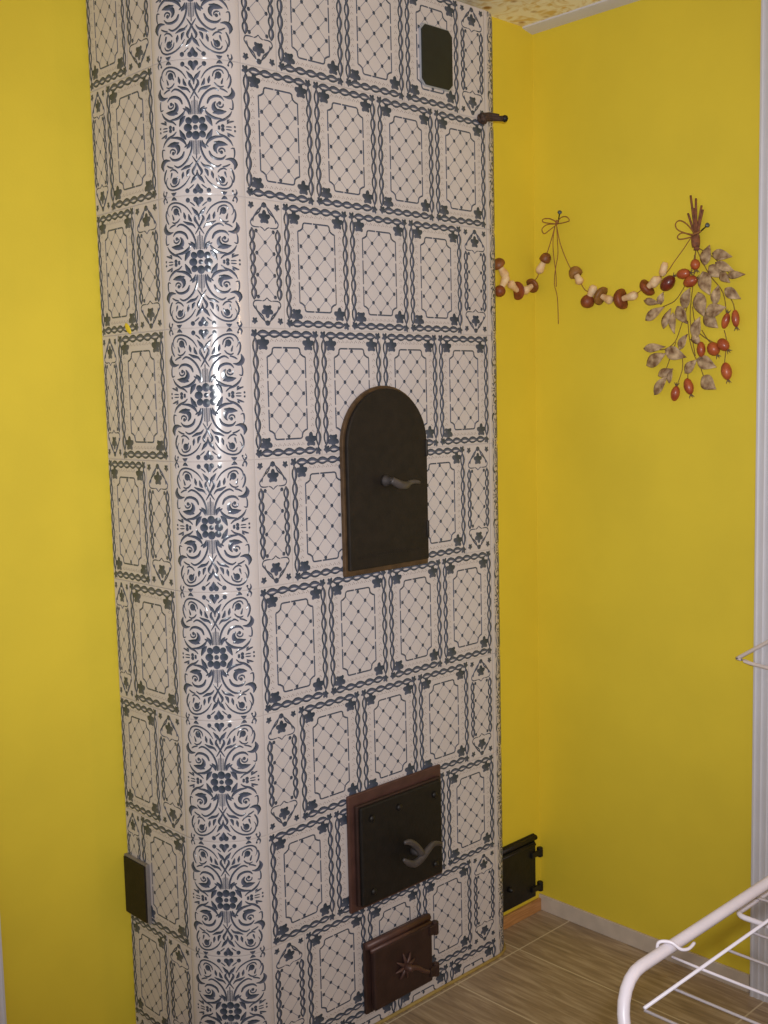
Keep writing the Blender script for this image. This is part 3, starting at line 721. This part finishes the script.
# ------------------------------------------------------------------ drying rack
RZ = .95
rack = thing('drying_rack', (.1, -1.55, 0), 'white metal clothes drying rack with thin wires standing on the tiled floor', 'drying rack')
x0, x1, y0, y1 = -.572, .86, -1.83, -1.285; rc = .05
def rounded(x0, x1, y0, y1, r, z, n=7):
    out = []
    for cx, cy, a0 in ((x1-r, y1-r, 0), (x0+r, y1-r, PI/2), (x0+r, y0+r, PI), (x1-r, y0+r, 1.5*PI)):
        for i in range(n+1): out.append((cx+r*math.cos(a0+PI/2*i/n), cy+r*math.sin(a0+PI/2*i/n), z))
    return out
def leg_frame(xa, xb, yt, yb, r, rc=.05, n=7):
    """a U of tube standing upside down: foot, leg, bend, top bar, bend, leg, foot"""
    dn = Vector((0, yb-yt, -RZ)).normalized(); p = []
    p.append(Vector((xa, yb, r+.002)))
    def bend(x, sx):
        c = Vector((x+sx*rc, yt, RZ))+dn*rc
        a = [c+Vector((-sx*rc*math.cos(q), 0, 0))-dn*rc*math.sin(q) for q in [PI/2*i/n for i in range(n+1)]]
        return a
    p += bend(xa, 1)+bend(xb, -1)[::-1]
    p.append(Vector((xb, yb, r+.002)))
    return p
def frame_part(xa, xb, yt, yb):
    mb = MB(); mb.tube(leg_frame(xa, xb, yt, yb, .0061), .0061, 16, smooth=1)
    o = mb.build('leg_frame', M_RACK, rack, True)
    for x in (xa, xb):
        mb = MB(); mb.lathe([(.0072,0),(.0082,.002),(.0082,.022),(.0066,.026)], (x, yb, 0), (0,0,1), 14); mb.build('foot_cap', M_RACK, o, True)
frame_part(x0, x1, y1, -1.66)
frame_part(x0+.03, x1-.03, y0, -1.455)
yr0, yr1 = -1.7845, -1.3285
for y in (yr1, yr0):
    mb = MB(); mb.tube([(-.583, y, RZ), (.83, y, RZ)], .0017, 10, smooth=1); mb.build('side_rod', M_RACK, rack, True)
xs = [-.581+.0503*i for i in range(28)]
for i, x in enumerate(xs):
    mb = MB()
    if i % 9 == 2:      # these wires run on to the frame tubes and hook over them
        t0 = y1
        mb.tube([(x, y0+.009, RZ-.003), (x, yr0, RZ-.0035), (x, yr1, RZ-.0035), (x, t0-.009, RZ-.003)], .0015, 8, smooth=1)
    else:
        mb.tube([(x, yr0-.001, RZ-.0032), (x, yr1+.001, RZ-.0032)], .0015, 8, smooth=1)
    mb.build('wire', M_RACK, rack, True)
x = xs[2]+.004; c = .0080
mb = MB()
mb.tube([(x-.004, y1+c*.8, RZ-.010), (x-.004, y1+c, RZ), (x-.003, y1+.007, RZ+.006), (x, y1+.002, RZ+c), (x+.003, y1-.005, RZ+.0075), (x+.007, y1-.012, RZ+.002), (x+.015, y1-.016, RZ+.001), (x+.026, y1-.016, RZ+.003)], .0018, 8, smooth=4)
mb.build('hook', M_RACK, rack, True, label='small white wire hook over the frame tube')
# small lower wing just under the frame
lw = .9; a0, a1, b0, b1 = -.268, .55, -1.72, -1.2465
mb = MB(); mb.tube(rounded(a0, a1, b0, b1, .012, lw, 4), .0032, 10, closed=True, smooth=1); mb.build('lower_wing', M_RACK, rack, True)
for i in range(15):
    x = a0+.05+.0525*i
    mb = MB(); mb.tube([(x, b0-.001, lw+.0035), (x, b1+.001, lw+.0035)], .002, 8, smooth=1); mb.build('wire', M_RACK, rack, True)
for x in (a0+.25, a1-.2):
    mb = MB(); mb.tube([(x, b0+.003, lw), (x, b0-.03, lw+.03), (x, yr0-.02, RZ-.0)], .003, 8, smooth=3); mb.build('wing_arm', M_RACK, rack, True)
    mb = MB(); mb.tube([(x, b1, lw), (x, b1-.03, lw+.02), (x, yr1, RZ-.002)], .003, 8, smooth=3); mb.build('wing_arm', M_RACK, rack, True)
# ------------------------------------------------------------------ wire coat hanger by the door
hg = thing('coat_hanger', (XR-.035, -.75, .84), 'thin white wire coat hanger poking into view at the right edge against the door casing', 'hanger')
hx = XR-.035
tip = Vector((hx, -.5475, .8586))
mb = MB()
mb.tube([(hx, -.556, .8570), (hx, -.548, .8585), (hx, -.551, .8612), (hx, -.624, .9093), (hx, -.735, .978), (hx, -.755, .990), (hx, -.775, .978), (hx, -.958, .842), (hx, -.962, .836), (hx, -.955, .833), (hx, -.624, .8465)], .0046, 10, closed=True, smooth=3)
mb.build('wire_triangle', M_HANG, hg, True)
mb = MB(); mb.tube([(hx, -.755, .988), (hx, -.755, 1.03), (hx, -.757, 1.05), (hx, -.742, 1.065), (hx, -.735, 1.083), (hx, -.755, 1.098), (hx, -.775, 1.088), (hx, -.778, 1.075)], .0026, 8, smooth=4); mb.build('hook', M_HANG, hg, True)
pg = MB(); pg.lathe([(.012,0),(.012,.004),(.006,.006),(.0055,.055),(.009,.058),(.009,.064),(0,.066)], (XR-.012, -.755, 1.091), (-1,0,0), 14)
pe = pg.build('coat_peg', M_WHITE, origin=(XR-.012, -.755, 1.091)); tag(pe, 'small white peg on the door holding the wire hanger', 'peg')

# ------------------------------------------------------------------ camera and light
pos, r_, u_, f_, FPX = CAM
cam = bpy.data.cameras.new('camera'); co = bpy.data.objects.new('camera', cam); COL.objects.link(co)
cam.sensor_fit = 'VERTICAL'; cam.sensor_height = 24; cam.lens = FPX/1024*24; cam.clip_start = .02
mw = Matrix.Identity(4)
for i in range(3): mw[i][0] = r_[i]; mw[i][1] = u_[i]; mw[i][2] = -f_[i]; mw[i][3] = pos[i]
co.matrix_world = mw
scene.camera = co

def lamp(name, kind, loc, energy, color, size, **k):
    l = bpy.data.lights.new(name, kind); l.energy = energy; l.color = color
    if kind == 'POINT': l.shadow_soft_size = size
    o = bpy.data.objects.new(name, l); o.location = loc; COL.objects.link(o); return o
fl = Vector(pos)+Vector(r_)*.045+Vector(u_)*.07
fo = lamp('camera_flash', 'SPOT', fl, FLASH, (.96, .98, 1), .018)
fo.data.shadow_soft_size = .018; fo.data.spot_size = math.radians(SPOT); fo.data.spot_blend = 1.
aim = Vector(f_)+Vector(u_)*.06
fo.rotation_euler = aim.to_track_quat('-Z', 'Y').to_euler()
lamp('room_lamp', 'POINT', (.75, -3.0, 1.95), LAMP, (1, .66, .34), .03)
w = bpy.data.worlds.new('world'); scene.world = w; w.use_nodes = True
w.node_tree.nodes['Background'].inputs[0].default_value = (1, .98, .96, 1)
w.node_tree.nodes['Background'].inputs[1].default_value = AMB

vs = scene.view_settings
vs.view_transform = 'Standard'; vs.look = 'None'; vs.gamma = 1; vs.use_curve_mapping = False; vs.exposure = 0
scene.display_settings.display_device = 'sRGB'
